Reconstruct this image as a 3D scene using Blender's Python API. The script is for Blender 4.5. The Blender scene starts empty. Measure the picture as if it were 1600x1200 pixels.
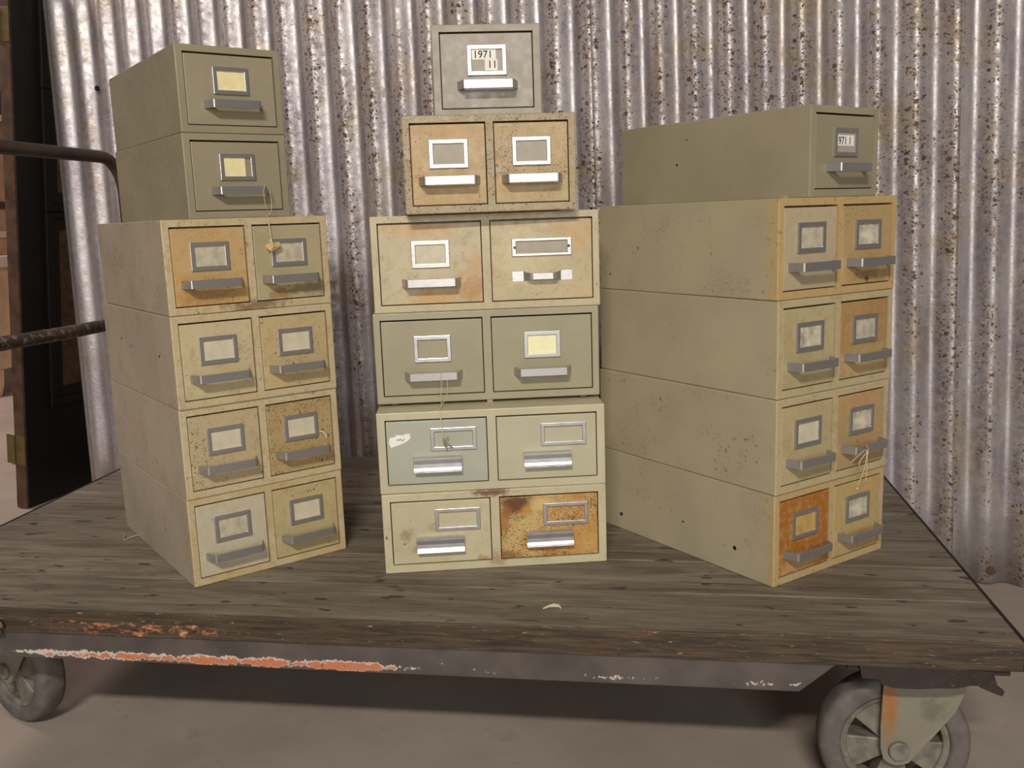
import bpy, bmesh, math, random
from mathutils import Vector, Matrix
R = math.radians
sc = bpy.context.scene
COL = sc.collection
ZD = 0.28                      # height of the cart deck above the floor
random.seed(7)

# ------------------------------------------------------------------ helpers
def lin(c):
    def f(v):
        v /= 255.0
        return v/12.92 if v <= 0.04045 else ((v+0.055)/1.055)**2.4
    return (f(c[0]), f(c[1]), f(c[2]), 1.0)

def obj(name, bm, mat, parent=None, smooth=False, bevel=0, seg=2, weight=False):
    me = bpy.data.meshes.new(name)
    bmesh.ops.recalc_face_normals(bm, faces=bm.faces)
    bm.to_mesh(me); bm.free()
    o = bpy.data.objects.new(name, me)
    COL.objects.link(o)
    if mat: me.materials.append(mat)
    if parent: o.parent = parent
    if smooth:
        for p in me.polygons: p.use_smooth = True
    if bevel:
        m = o.modifiers.new('bevel', 'BEVEL'); m.width = bevel; m.segments = seg
        m.limit_method = 'WEIGHT' if weight else 'ANGLE'; m.angle_limit = R(40)
        m.harden_normals = False
    return o

def thing(name, label, cat, loc=(0, 0, 0), rz=0, group=None):
    o = bpy.data.objects.new(name, None); COL.objects.link(o)
    o.empty_display_size = .05
    o.location = loc; o.rotation_euler = (0, 0, rz)
    o['label'] = label; o['category'] = cat
    if group: o['group'] = group
    return o

def tag(o, label, cat, group=None):
    o['label'] = label; o['category'] = cat
    if group: o['group'] = group
    return o

def struct(o):
    o['kind'] = 'structure'; return o

def box(bm, x0, x1, y0, y1, z0, z1, mat=None):
    vs = [bm.verts.new(v) for v in ((x0,y0,z0),(x1,y0,z0),(x1,y1,z0),(x0,y1,z0),(x0,y0,z1),(x1,y0,z1),(x1,y1,z1),(x0,y1,z1))]
    if mat is not None:
        for v in vs: v.co = mat @ v.co
    for f in ((0,1,5,4),(1,2,6,5),(2,3,7,6),(3,0,4,7),(4,5,6,7),(3,2,1,0)):
        bm.faces.new([vs[i] for i in f])
    return bm

def ring(bm, prof_out, prof_in, y0, y1):
    """rectangular ring in xz, outer (x0,x1,z0,z1), inner same, depth y0..y1"""
    def rect(r, y): return [bm.verts.new((r[0],y,r[2])), bm.verts.new((r[1],y,r[2])), bm.verts.new((r[1],y,r[3])), bm.verts.new((r[0],y,r[3]))]
    a, b = rect(prof_out, y0), rect(prof_in, y0)
    c, d = rect(prof_out, y1), rect(prof_in, y1)
    for i in range(4):
        j = (i+1) % 4
        bm.faces.new((a[i],a[j],b[j],b[i])); bm.faces.new((c[i],d[i],d[j],c[j]))
        bm.faces.new((a[i],c[i],c[j],a[j])); bm.faces.new((b[i],b[j],d[j],d[i]))

def strip(bm, path, z0, z1, th):
    """vertical strip following an xy path, thickness th"""
    n = len(path); L = []
    for i, p in enumerate(path):
        a = Vector(path[max(i-1,0)]); b = Vector(path[min(i+1,n-1)])
        t = (b-a).normalized(); nn = Vector((-t.y, t.x))*th
        q = Vector(p)
        L.append([bm.verts.new((q.x,q.y,z0)), bm.verts.new((q.x,q.y,z1)), bm.verts.new((q.x+nn.x,q.y+nn.y,z1)), bm.verts.new((q.x+nn.x,q.y+nn.y,z0))])
    for i in range(n-1):
        for k in range(4):
            bm.faces.new((L[i][k],L[i][(k+1)%4],L[i+1][(k+1)%4],L[i+1][k]))
    bm.faces.new(L[0]); bm.faces.new(L[-1][::-1])

def tube(bm, pts, r, seg=12):
    pts = [Vector(p) for p in pts]; rings = []
    up = Vector((0,0,1))
    prev = None
    for i, p in enumerate(pts):
        t = (pts[min(i+1,len(pts)-1)]-pts[max(i-1,0)]).normalized()
        if prev is None:
            a = t.cross(up)
            if a.length < .05: a = t.cross(Vector((1,0,0)))
        else:
            a = prev - t*prev.dot(t)
        a.normalize(); prev = a.copy(); b = t.cross(a)
        rings.append([bm.verts.new(p + (a*math.cos(2*math.pi*k/seg)+b*math.sin(2*math.pi*k/seg))*r) for k in range(seg)])
    for i in range(len(rings)-1):
        for k in range(seg):
            bm.faces.new((rings[i][k],rings[i][(k+1)%seg],rings[i+1][(k+1)%seg],rings[i+1][k]))
    bm.faces.new(rings[0][::-1]); bm.faces.new(rings[-1])

def smooth_path(pts, n=8):
    pts = [Vector(p) for p in pts]; out = []
    P = [pts[0]] + pts + [pts[-1]]
    for i in range(1, len(P)-2):
        for k in range(n):
            t = k/n; a,b,c,d = P[i-1],P[i],P[i+1],P[i+2]
            out.append(.5*((2*b)+(c-a)*t+(2*a-5*b+4*c-d)*t*t+(3*b-a-3*c+d)*t**3))
    out.append(pts[-1]); return out

def cyl(bm, c, axis, r, h, seg=32, r2=None):
    m = Vector(axis).normalized().to_track_quat('Z','Y').to_matrix().to_4x4()
    m.translation = Vector(c)
    bmesh.ops.create_cone(bm, cap_ends=True, segments=seg, radius1=r, radius2=r if r2 is None else r2, depth=h, matrix=m)

# ------------------------------------------------------------------ materials
class NT:
    def __init__(s, name, rough=.5, metal=0.0):
        s.m = bpy.data.materials.new(name); s.m.use_nodes = True
        s.t = s.m.node_tree; s.n = s.t.nodes; s.l = s.t.links
        s.b = s.n['Principled BSDF']
        s.b.inputs['Roughness'].default_value = rough; s.b.inputs['Metallic'].default_value = metal
        s.tc = s.n.new('ShaderNodeTexCoord'); s._o = s.tc.outputs['Object']
    def map(s, loc=(0,0,0), scale=(1,1,1)):
        m = s.n.new('ShaderNodeMapping'); m.inputs['Location'].default_value = loc; m.inputs['Scale'].default_value = scale
        s.l.new(s._o, m.inputs['Vector']); return m.outputs['Vector']
    def noise(s, vec, scale, detail=3, rough=.55, dist=0):
        n = s.n.new('ShaderNodeTexNoise'); n.inputs['Scale'].default_value = scale; n.inputs['Detail'].default_value = detail
        n.inputs['Roughness'].default_value = rough; n.inputs['Distortion'].default_value = dist
        s.l.new(vec, n.inputs['Vector']); return n.outputs['Fac']
    def ramp(s, fac, lo, hi, v0=0.0, v1=1.0):
        r = s.n.new('ShaderNodeMapRange'); r.inputs['From Min'].default_value = lo; r.inputs['From Max'].default_value = hi
        r.inputs['To Min'].default_value = v0; r.inputs['To Max'].default_value = v1
        r.interpolation_type = 'SMOOTHSTEP'
        s.l.new(fac, r.inputs['Value']); return r.outputs['Result']
    def math(s, op, a, b=None, c=None):
        m = s.n.new('ShaderNodeMath'); m.operation = op
        for i, v in enumerate((a, b, c)):
            if v is None: continue
            if isinstance(v, (int, float)): m.inputs[i].default_value = v
            else: s.l.new(v, m.inputs[i])
        return m.outputs[0]
    def mix(s, fac, a, b, mode='MIX'):
        m = s.n.new('ShaderNodeMix'); m.data_type = 'RGBA'; m.blend_type = mode
        for i, v in ((0, fac), (6, a), (7, b)):
            if isinstance(v, (int, float)): m.inputs[i].default_value = v
            elif isinstance(v, tuple): m.inputs[i].default_value = v
            else: s.l.new(v, m.inputs[i])
        return m.outputs[2]
    def sep(s, vec=None):
        x = s.n.new('ShaderNodeSeparateXYZ'); s.l.new(vec or s._o, x.inputs[0]); return x.outputs
    def bump(s, h, strength=.2, dist=.001):
        b = s.n.new('ShaderNodeBump'); b.inputs['Strength'].default_value = strength; b.inputs['Distance'].default_value = dist
        s.l.new(h, b.inputs['Height']); s.l.new(b.outputs[0], s.b.inputs['Normal'])
    def col(s, c):
        if isinstance(c, tuple): s.b.inputs['Base Color'].default_value = c
        else: s.l.new(c, s.b.inputs['Base Color'])
    def rough(s, v): s.l.new(v, s.b.inputs['Roughness'])

OCHRE = (192,152,92); RUST = (150,92,36); DARK = (62,40,24)
_seed = [0]
def paint(name, base, och=.0, ocol=OCHRE, spk=.0, scol=(96,74,44), edge=.0, patches=(), rough=.42, tint=None, front=None, mot=None):
    """old enamel on sheet steel: base colour, ochre nicotine/rust film, fine rust specks, rusty front edges, named patches"""
    g_ = sum(base)/3; base = tuple(int((b+(g_-b)*.12)*k_+.5) for b, k_ in zip(base, (1.01,.998,.98))); _seed[0] += 1; k = _seed[0]*3.71
    t = NT(name, rough); v = t.map((k, k*.37, k*.61))
    c = t.mix(t.ramp(t.noise(v, 9, 4), .3, .7), lin(base), lin(tuple(int(b*.95) for b in base)))
    if tint: c = t.mix(t.ramp(t.noise(v, 16, 3), .4, .65), c, lin(tint))
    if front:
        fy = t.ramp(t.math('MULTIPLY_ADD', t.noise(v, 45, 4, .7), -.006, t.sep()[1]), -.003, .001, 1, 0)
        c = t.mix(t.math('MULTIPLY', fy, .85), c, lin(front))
    if mot is None: mot = .52 if och > .15 else (.55 if front else (.3 if och > 0 else 0))
    if mot:
        mm = t.math('MULTIPLY', t.ramp(t.noise(v, 70, 8, .82), .50, .64), mot)
        if front: mm = t.math('MULTIPLY', mm, fy)
        c = t.mix(mm, c, lin((164,134,88)))
    if och > 0:
        n = t.noise(v, 24, 6, .62, .3); lo = .78-.62*och
        f = t.ramp(n, lo, lo+.22)
        c = t.mix(t.math('MULTIPLY', f, min(1, .55+och*.45)), c, lin(ocol))
        n2 = t.ramp(t.noise(v, 120, 4, .7), .45, .7)
        c = t.mix(t.math('MULTIPLY', t.math('MULTIPLY', n2, f), .30), c, lin((214,190,142)))
        n3 = t.ramp(t.noise(v, 75, 5, .75), .52, .68)
        c = t.mix(t.math('MULTIPLY', t.math('MULTIPLY', n3, f), .30), c, lin(tuple(int(b*.78) for b in ocol)))
    if spk > 0:
        m = t.ramp(t.noise(v, 18, 3), .35, .72)
        s1 = t.math('MULTIPLY_ADD', m, .10, t.noise(v, 330, 2, .6))
        lo = .80-.22*spk
        c = t.mix(t.math('MULTIPLY', t.ramp(s1, lo, lo+.05), .75), c, lin(scol))
        s2 = t.math('MULTIPLY_ADD', m, .12, t.noise(v, 120, 2, .5))
        lo = .83-.12*spk
        c = t.mix(t.math('MULTIPLY', t.ramp(s2, lo, lo+.04), .7), c, lin((84,62,34)))
    if edge > 0:
        x, y, z = t.sep()
        d = t.math('MULTIPLY_ADD', t.noise(v, 60, 4, .7), -.045*edge, y)
        f = t.ramp(d, -.014, -.002, 1, 0)
        lo = .62-.34*edge
        pt = t.ramp(t.noise(v, 16, 5, .7), lo, lo+.22)
        c = t.mix(t.math('MULTIPLY', t.math('MULTIPLY', f, pt), .25+.42*edge), c, lin((188,160,108)))
        s3 = t.math('MULTIPLY', t.ramp(t.noise(v, 240, 3), .53, .63), f)
        c = t.mix(t.math('MULTIPLY', s3, .3), c, lin((206,184,138)))
        s4 = t.math('MULTIPLY', t.ramp(t.noise(v, 120, 5, .75), .56, .66), f)
        c = t.mix(t.math('MULTIPLY', s4, .35+.2*edge), c, lin((126,92,52)))
    for (px, pz, r, pc, stg, ex) in patches:
        x, y, z = t.sep()
        dx = t.math('MULTIPLY', t.math('SUBTRACT', x, px), 1/ex)
        dz = t.math('SUBTRACT', z, pz)
        d = t.math('SQRT', t.math('ADD', t.math('MULTIPLY', dx, dx), t.math('MULTIPLY', dz, dz)))
        d = t.math('MULTIPLY_ADD', t.math('SUBTRACT', t.noise(v, 85, 7, .78), .5), r*3.6, d)
        c = t.mix(t.math('MULTIPLY', t.ramp(d, r*.35, r*1.4, 1, 0), stg), c, lin(pc))
    t.col(c)
    t.rough(t.ramp(t.noise(v, 60, 3), .3, .7, rough-.06, rough+.12))
    t.bump(t.noise(v, 420, 2), .12, .0006)
    return t.m

def simple(name, c, rough=.5, metal=0, var=.12, scale=30):
    t = NT(name, rough, metal); v = t.map()
    n = t.ramp(t.noise(v, scale, 4), .3, .7)
    t.col(t.mix(n, lin(c), lin(tuple(int(k*(1-var)) for k in c))))
    return t.m

def mat_brushed():
    t = NT('brushed aluminium', .36, .78); v = t.map((0,0,0), (1, 1, 14))
    n = t.noise(v, 90, 3)
    t.col(t.mix(t.ramp(n, .3, .7), lin((196,195,192)), lin((180,178,175))))
    t.rough(t.ramp(n, .3, .7, .30, .40)); return t.m
M_ALU = mat_brushed()
def mat_chrome():
    t = NT('dull chrome', .3, .85); v = t.map()
    t.col(lin((200,200,200))); t.rough(t.ramp(t.noise(v, 60, 2), .3, .7, .27, .36)); return t.m
M_CHR = mat_chrome()
M_HOLE = simple('dark hole', (14,11,9), .9)
M_GAP = simple('dark steel inside the cabinets', (30,26,22), .8)
M_TEXT = simple('black print', (30,26,24), .7)
M_WHITE = simple('white paper', (248,245,234), .7, var=.03)
M_STRING = simple('pale cotton string', (222,206,158), .8, var=.1)
M_CORK = simple('tan cardboard scrap', (226,190,130), .8, var=.15, scale=120)

def mat_wood():
    t = NT('weathered grey deck boards', .72)
    x, y, z = t.sep()
    pid = t.math('FLOOR', t.math('MULTIPLY_ADD', t.math('MAXIMUM', y, .002), 1/PW, .0001))
    off = t.n.new('ShaderNodeCombineXYZ'); t.l.new(t.math('MULTIPLY', pid, 3.7), off.inputs[0]); t.l.new(t.math('MULTIPLY', pid, 1.93), off.inputs[2])
    ad = t.n.new('ShaderNodeVectorMath'); ad.operation = 'ADD'; t.l.new(t._o, ad.inputs[0]); t.l.new(off.outputs[0], ad.inputs[1])
    def st(scale):
        m = t.n.new('ShaderNodeMapping'); m.inputs['Scale'].default_value = scale; t.l.new(ad.outputs[0], m.inputs['Vector']); return m.outputs[0]
    g = t.noise(st((1.3, 11, 11)), 3.2, 9, .74, .7)
    g2 = t.noise(st((5, 130, 130)), 2.5, 4, .7, .3)
    b = t.noise(st((2.2, 5, 5)), 2.0, 4, .6, .4)
    w = t.n.new('ShaderNodeTexWhiteNoise'); w.noise_dimensions = '1D'; t.l.new(pid, w.inputs['W'])
    c = t.mix(t.ramp(g, .30, .68), lin((97,86,72)), lin((149,138,121)))
    c = t.mix(t.math('MULTIPLY', t.ramp(g2, .5, .75), .55), c, lin((72,60,46)))
    c = t.mix(t.math('MULTIPLY', t.ramp(b, .5, .72), .5), c, lin((86,76,60)))
    c = t.mix(t.math('MULTIPLY', t.ramp(b, .3, .12), .35), c, lin((168,158,140)))
    c = t.mix(t.math('MULTIPLY', w.outputs[0], .28), c, lin((98,88,72)))
    spot = t.noise(st((9, 22, 22)), 2.4, 3, .5)
    c = t.mix(t.math('MULTIPLY', t.ramp(spot, .64, .70), .8), c, lin((46,36,28)))
    pale = t.noise(st((14, 22, 22)), 3.4, 4, .6)
    c = t.mix(t.math('MULTIPLY', t.ramp(pale, .72, .78), .6), c, lin((190,180,160)))
    crack = t.noise(st((1.2, 55, 55)), 3.0, 3, .5, 1.2)
    c = t.mix(t.math('MULTIPLY', t.ramp(crack, .66, .70), .85), c, lin((34,28,22)))
    # dark worn front edge with flakes of old orange paint
    e = t.ramp(y, .0015, .004, 1, 0)
    ew = t.noise(st((3, 40, 40)), 4, 6, .7, .5)
    ec = t.mix(t.ramp(ew, .3, .7), lin((48,39,29)), lin((90,75,56)))
    ec = t.mix(t.math('MULTIPLY', t.ramp(t.noise(st((6, 60, 60)), 3.1, 4, .7), .58, .66), .7), ec, lin((104,52,32)))
    ec = t.mix(t.math('MULTIPLY', t.ramp(t.noise(st((12, 70, 70)), 4.3, 4, .7), .63, .68), .7), ec, lin((176,152,118)))
    fl = t.noise(t.map((0,0,0), (26, 1, 60)), 1.6, 6, .75, .4)
    gate = t.math('MULTIPLY', t.ramp(x, -.99, -.84), t.ramp(x, -.70, -.42, 1, .0))
    gate = t.math('MULTIPLY', gate, t.math('MULTIPLY', t.ramp(z, -.012, -.020), t.ramp(z, -.0385, -.026, .7, 1)))
    fo = t.math('MULTIPLY_ADD', gate, .22, fl)
    ec = t.mix(t.math('MULTIPLY', t.ramp(fo, .70, .80), .9), ec, lin((182,116,76)))
    ec = t.mix(t.ramp(fo, .80, .86), ec, lin((212,166,124)))
    c = t.mix(e, c, ec)
    t.col(c)
    t.bump(t.math('ADD', g, t.math('MULTIPLY', crack, -.8)), .5, .0025)
    return t.m
PW = .885/7

def mat_channel():
    t = NT('dark grey painted channel', .5, .1); v = t.map()
    x, y, z = t.sep()
    c = t.mix(t.ramp(t.noise(v, 14, 5), .3, .7), lin((78,72,70)), lin((100,92,86)))
    c = t.mix(t.math('MULTIPLY', t.ramp(t.noise(v, 50, 5, .7), .62, .7), .4), c, lin((96,78,60)))
    # flaking orange and white paint along the lower edge (z from -.082 up)
    n = t.noise(t.map((0,0,0), (1, .1, 1)), 120, 5, .7, .3)
    big = t.noise(t.map((4.4,0,0), (1, .1, .6)), 11, 4, .65)
    d = t.math('ABSOLUTE', t.math('MULTIPLY', t.math('ADD', z, .0725), 1/.0058))
    gx = t.math('MULTIPLY', t.ramp(x, -.99, -.90), t.ramp(x, -.46, -.28, 1, .0))
    f = t.math('ADD', t.math('MULTIPLY', n, .5), t.math('MULTIPLY', big, .6))
    f = t.math('ADD', f, t.math('MULTIPLY_ADD', gx, .165, -.045))
    f = t.math('SUBTRACT', f, t.math('MULTIPLY', t.math('POWER', d, 1.6), .11))
    c = t.mix(t.ramp(f, .565, .575), c, lin((212,202,190)))
    o = t.math('ADD', f, t.ramp(x, -.95, -.70, -.06, .0))
    o = t.math('ADD', o, t.ramp(z, -.076, -.067, .03, -.02))
    c = t.mix(t.ramp(o, .612, .628), c, lin((204,126,86)))
    c = t.mix(t.math('MULTIPLY', t.ramp(t.noise(v, 150, 3), .6, .7), t.ramp(o, .6, .61)), c, lin((150,86,54)))
    sp = t.noise(t.map((1,2,3)), 90, 2, .5)
    c = t.mix(t.ramp(sp, .775, .79), c, lin((214,206,196)))
    t.col(c); t.bump(n, .15, .001)
    return t.m

def mat_galv(seed, heavy, pitch, phase):
    t = NT('rust spotted galvanised sheet', .4, .6)
    uv = t.n.new('ShaderNodeUVMap')
    t._o = uv.outputs[0]
    v = t.map((seed, seed*.7, 0), (1, 1, 1)); vs = t.map((seed, seed*.3, 0), (1, .13, 1))
    x, y, z = t.sep()
    c = t.mix(t.ramp(t.noise(vs, 26, 5, .6), .3, .7), lin((196,190,190)), lin((158,150,156)))
    c = t.mix(t.math('MULTIPLY', t.ramp(t.noise(v, 90, 4, .6, .6), .55, .7), .5), c, lin((214,208,206)))
    c = t.mix(t.math('MULTIPLY', t.ramp(t.noise(v, 6, 5, .6), .48, .68), .45*heavy), c, lin((170,148,104)))
    # spots gather on the ribs
    u = t.math('MULTIPLY', x, 2*math.pi/pitch)
    rib = t.math('SINE', t.math('ADD', u, phase+.3))
    blotch = t.noise(vs, 13, 4, .6); blotch2 = t.noise(t.map((seed+3,1,0)), 5, 4, .6)
    dens = t.math('ADD', t.math('MULTIPLY', rib, .16), t.math('ADD', t.math('MULTIPLY', blotch, .8), t.math('MULTIPLY', blotch2, .9)))
    dens = t.ramp(dens, .50, 1.10)
    if seed < 3: dens = t.math('MULTIPLY', dens, t.ramp(x, -1.7, -.75, .35, 1.1))
    wob = t.n.new('ShaderNodeTexNoise'); wob.inputs['Scale'].default_value = 210; t.l.new(v, wob.inputs['Vector'])
    vm = t.n.new('ShaderNodeVectorMath'); vm.operation = 'MULTIPLY_ADD'; vm.inputs[1].default_value = (.013,.013,0)
    t.l.new(wob.outputs['Color'], vm.inputs[0]); t.l.new(v, vm.inputs[2])
    def spots(scale, k0, k1):
        vo = t.n.new('ShaderNodeTexVoronoi'); vo.inputs['Scale'].default_value = scale; vo.voronoi_dimensions = '2D'
        t.l.new(vm.outputs[0], vo.inputs['Vector'])
        rnd = t.sep(vo.outputs['Color'])[0]
        rad = t.math('MULTIPLY', t.math('MAXIMUM', t.math('SUBTRACT', t.math('ADD', rnd, t.math('MULTIPLY', dens, k1)), k0), 0), .62)
        return t.ramp(t.math('SUBTRACT', rad, vo.outputs['Distance']), -.02, .06)
    f1 = spots(62, 1.08, .66); f2 = spots(140, .95, .66); f3 = spots(280, .92, .60)
    halo = t.math('MULTIPLY', dens, t.ramp(t.noise(v, 55, 5, .7), .42, .66))
    c = t.mix(t.math('MULTIPLY', halo, .60*heavy), c, lin((150,124,80)))
    f = t.math('MAXIMUM', t.math('MAXIMUM', f1, f2), t.math('MULTIPLY', f3, .7))
    f = t.math('MULTIPLY', f, min(1, .75+.2*heavy))
    c = t.mix(f, c, t.mix(t.ramp(t.noise(v, 30, 2), .4, .6), lin((66,50,36)), lin((104,78,48))))
    t.col(c)
    t.l.new(t.math('MULTIPLY_ADD', t.math('MAXIMUM', f, halo), -.48, .60), t.b.inputs['Metallic'])
    t.rough(t.math('MULTIPLY_ADD', t.math('MAXIMUM', f, halo), .3, t.ramp(t.noise(v, 40, 4), .3, .7, .38, .50)))
    t.bump(t.noise(v, 130, 4, .6), .25, .002)
    return t.m

# ------------------------------------------------------------------ card cabinets
def cabinet_body(W, D, H, cols, fs, ft, fb, mid, mat, parent):
    """sheet steel case: open-fronted box with frame, cols = list of (x0,x1) openings, local x centred, y=0 front, z=0 base"""
    bm = bmesh.new()
    xs = [-W/2]
    for a, b in cols: xs += [a, b]
    xs.append(W/2); zs = [0, fb, H-ft, H]
    bw = bm.edges.layers.float.new('bevel_weight_edge')
    F = [[bm.verts.new((x, 0, z)) for x in xs] for z in zs]
    B = [bm.verts.new(v) for v in ((-W/2,D,0),(W/2,D,0),(W/2,D,H),(-W/2,D,H))]
    nx = len(xs)
    holes = [1 + 2*i for i in range(len(cols))]
    for k in range(3):
        for i in range(nx-1):
            if k == 1 and i in holes: continue
            bm.faces.new((F[k][i],F[k][i+1],F[k+1][i+1],F[k+1][i]))
    bm.faces.new([F[0][i] for i in range(nx)][::-1] + [B[0],B[1]])
    bm.faces.new([F[3][i] for i in range(nx)] + [B[2],B[3]])
    bm.faces.new([F[k][0] for k in range(4)] + [B[3],B[0]])
    bm.faces.new([F[k][-1] for k in range(4)][::-1] + [B[1],B[2]])
    bm.faces.new(B)
    dp = .03
    for i in holes:
        q = [F[1][i],F[1][i+1],F[2][i+1],F[2][i]]
        r = [bm.verts.new((v.co.x, dp, v.co.z)) for v in q]
        for a in range(4): bm.faces.new((q[a],q[(a+1)%4],r[(a+1)%4],r[a]))
        bm.faces.new(r)
    for e in bm.edges:
        a, b = e.verts[0].co, e.verts[1].co
        def on(axis, val): return abs(a[axis]-val) < 1e-6 and abs(b[axis]-val) < 1e-6
        n = on(0,-W/2)+on(0,W/2)+on(2,0)+on(2,H)+on(1,0)+on(1,D)
        if n >= 2 and not (on(1,0) and not (on(0,-W/2) or on(0,W/2) or on(2,0) or on(2,H))): e[bw] = 1.0
    o = obj('body', bm, mat, parent, bevel=.0016, seg=2, weight=True)
    return o

def arch_handle(parent, cx, cz, yf=0., w=.046):
    bm = bmesh.new(); pts = [(-w, 0), (-w+.0065, -.017)]
    for k in range(6):
        a = R(200 + 70*k/5)
        pts.append((-w+.0105+.0045*math.cos(a), -.0185+.0045*math.sin(a)))
    pts = pts + [(-p[0], p[1]) for p in pts[::-1]]
    strip(bm, [(cx+p[0], yf+p[1]) for p in pts], cz-.0062, cz+.0062, .0016)
    return obj('handle', bm, M_ALU, parent, bevel=.0004, seg=1)

def flat_handle(parent, cx, cz, yf=0.):
    """wrought handle with two flat screw plates and a raised grip"""
    bm = bmesh.new()
    pts = [(-.0475,-.0005),(-.029,-.0005),(-.0265,-.003),(-.0225,-.0105),(-.0195,-.0135),(-.0155,-.0145)]
    pts = pts + [(-p[0],p[1]) for p in pts[::-1]]
    strip(bm, [(cx+p[0], yf+p[1]) for p in pts], cz-.006, cz+.006, .0018)
    for v in bm.verts:
        if abs(v.co.x-cx) > .028: v.co.z = cz + (v.co.z-cz)*1.35
        elif abs(v.co.x-cx) < .022: v.co.z = cz + (v.co.z-cz)*.85
    return obj('handle', bm, M_ALU, parent, bevel=.0004, seg=1)

def lip_handle(parent, cx, cz, yf=0., mat=None):
    """extruded lip pull, .073 wide"""
    bm = bmesh.new()
    prof = [(0,.0108),(-.0098,.0108),(-.0100,.0085),(-.0092,.002),(-.0094,-.005),(-.0108,-.0095),(-.0128,-.0118),(-.0138,-.0108),(-.0120,-.0082),(-.0107,-.004),(-.0104,.002),(-.0112,.0085),(-.0112,.0118),(-.0104,.0122),(0,.0122)]
    A = [bm.verts.new((cx-.0368, yf+p[0], cz+p[1])) for p in prof]; B = [bm.verts.new((cx+.0368, yf+p[0], cz+p[1])) for p in prof]
    n = len(prof)
    for i in range(n): bm.faces.new((A[i],A[(i+1)%n],B[(i+1)%n],B[i]))
    bm.faces.new(A[::-1]); bm.faces.new(B)
    return obj('handle', bm, mat or M_CHR, parent)

def label_frame(parent, cx, cz, w, h, bw, yf=0., mat=None, bh=None):
    bm = bmesh.new(); bh = bh or bw
    ring(bm, (cx-w/2,cx+w/2,cz-h/2,cz+h/2), (cx-w/2+bw,cx+w/2-bw,cz-h/2+bh,cz+h/2-bh), yf-.0032, yf+.0005)
    return obj('label_frame', bm, mat or M_ALU, parent, bevel=.0008, seg=2)

def plate(parent, name, x0, x1, z0, z1, y, mat, th=.0006):
    bm = bmesh.new(); box(bm, x0, x1, y-th, y, z0, z1)
    return obj(name, bm, mat, parent)

def text(parent, body, x, z, y, size, mat, name='label_text', sx=1):
    cu = bpy.data.curves.new(name, 'FONT'); cu.body = body; cu.size = size; cu.extrude = .0001
    cu.align_x = 'LEFT'; cu.offset = .0001
    tmp = bpy.data.objects.new(name, cu)
    COL.objects.link(tmp)
    dg = bpy.context.evaluated_depsgraph_get()
    me = bpy.data.meshes.new_from_object(tmp.evaluated_get(dg))
    COL.objects.unlink(tmp); bpy.data.objects.remove(tmp)
    me.transform(Matrix.Translation((x, y, z)) @ Matrix.Rotation(R(90), 4, 'X') @ Matrix.Diagonal((sx,1,1,1)))
    me.materials.clear(); me.materials.append(mat)
    o = bpy.data.objects.new(name, me); COL.objects.link(o); o.parent = parent
    return o

LAST = []
def make_cabinet(label, kind, loc, yaw, W, D, H, body_mat, drawers, tilt=0, fs=.0105, ft=.0105, fb=.0115, mid=.011):
    t = thing('card_file_cabinet', label, 'filing cabinet', (loc[0], loc[1], loc[2]+ZD), R(yaw), 'steel card file cabinets stacked on the cart')
    t.rotation_euler[1] = R(tilt)
    n = len(drawers)
    if n == 1: cols = [(-W/2+fs, W/2-fs)]
    else: cols = [(-W/2+fs, -mid/2), (mid/2, W/2-fs)]
    cabinet_body(W, D, H, cols, fs, ft, fb, mid, body_mat, t)
    for (x0, x1), d in zip(cols, drawers):
        g = .0014
        a, b, z0, z1 = x0+g, x1-g, fb+g, H-ft-.0027
        bm = bmesh.new(); box(bm, a, b, .0006, .024, z0, z1)
        dr = obj('drawer', bm, d['mat'], t, bevel=.0011, seg=2)
        if d.get('dlabel'): dr['label'] = d['dlabel']
        yf = .0006; cx = (a+b)/2; hh = z1-z0
        hs = d.get('handle', 'arch')
        hz = z0+hh*(d.get('hz', .285)); lz = z0+hh*d.get('lz', .635)
        lx = cx+d.get('lx', 0); lw, lh, bw = d.get('frame', (.058,.042,.0065))
        fm = label_frame(dr, lx, lz, lw, lh, bw, yf, d.get('fmat'), d.get('bh'))
        cm = d.get('card')
        if cm:
            k = d.get('cardw', 1.0); iw = lw-2*bw+.002
            xl = lx-iw/2
            plate(dr, 'label_card', xl, xl+iw*k, lz-lh/2+bw-.001, lz+lh/2-bw+.001, yf-.0004, cm)
        if hs == 'arch': arch_handle(dr, cx+d.get('hx',0), hz, yf)
        elif hs == 'flat':
            flat_handle(dr, cx+d.get('hx',0), hz, yf)
        else: lip_handle(dr, cx+d.get('hx', 0), hz, yf, d.get('hmat'))
        if d.get('screws'):
            for s in (-1, 1):
                b2 = bmesh.new(); cyl(b2, (lx+s*(lw/2-.0045), yf-.0036, lz), (0,1,0), .0022, .0016, 12)
                obj('screw', b2, M_DKSTEEL, dr)
        d['obj'] = dr; d['pos'] = (lx, lz, cx, hz, yf)
    LAST[:] = drawers
    return t

M_DKSTEEL = simple('dark steel screw', (90,84,76), .5, .7)
CARD = lambda c, v=.06: simple('old label card', c, .55, var=v, scale=60)
C_CREAM = CARD((250,236,178)); C_PALE = CARD((214,204,176)); C_GREY = CARD((178,168,150), .04); C_YEL = CARD((254,250,200), .03)
C_FOG = simple('hazy celluloid', (204,194,168), .22, var=.14, scale=70); C_CLOUD = simple('cloudy celluloid', (224,214,188), .25, var=.28, scale=55)

GREY = (156,147,120)
WN, DN, HN = .2579, .3948, .1396
def hole(t, x, y, z, r=.0024, name='screw_hole', axis=(1,0,0)):
    bm = bmesh.new(); cyl(bm, (x, y, z), axis, r, .0006, 16)
    return obj(name, bm, M_HOLE, t)

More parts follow.
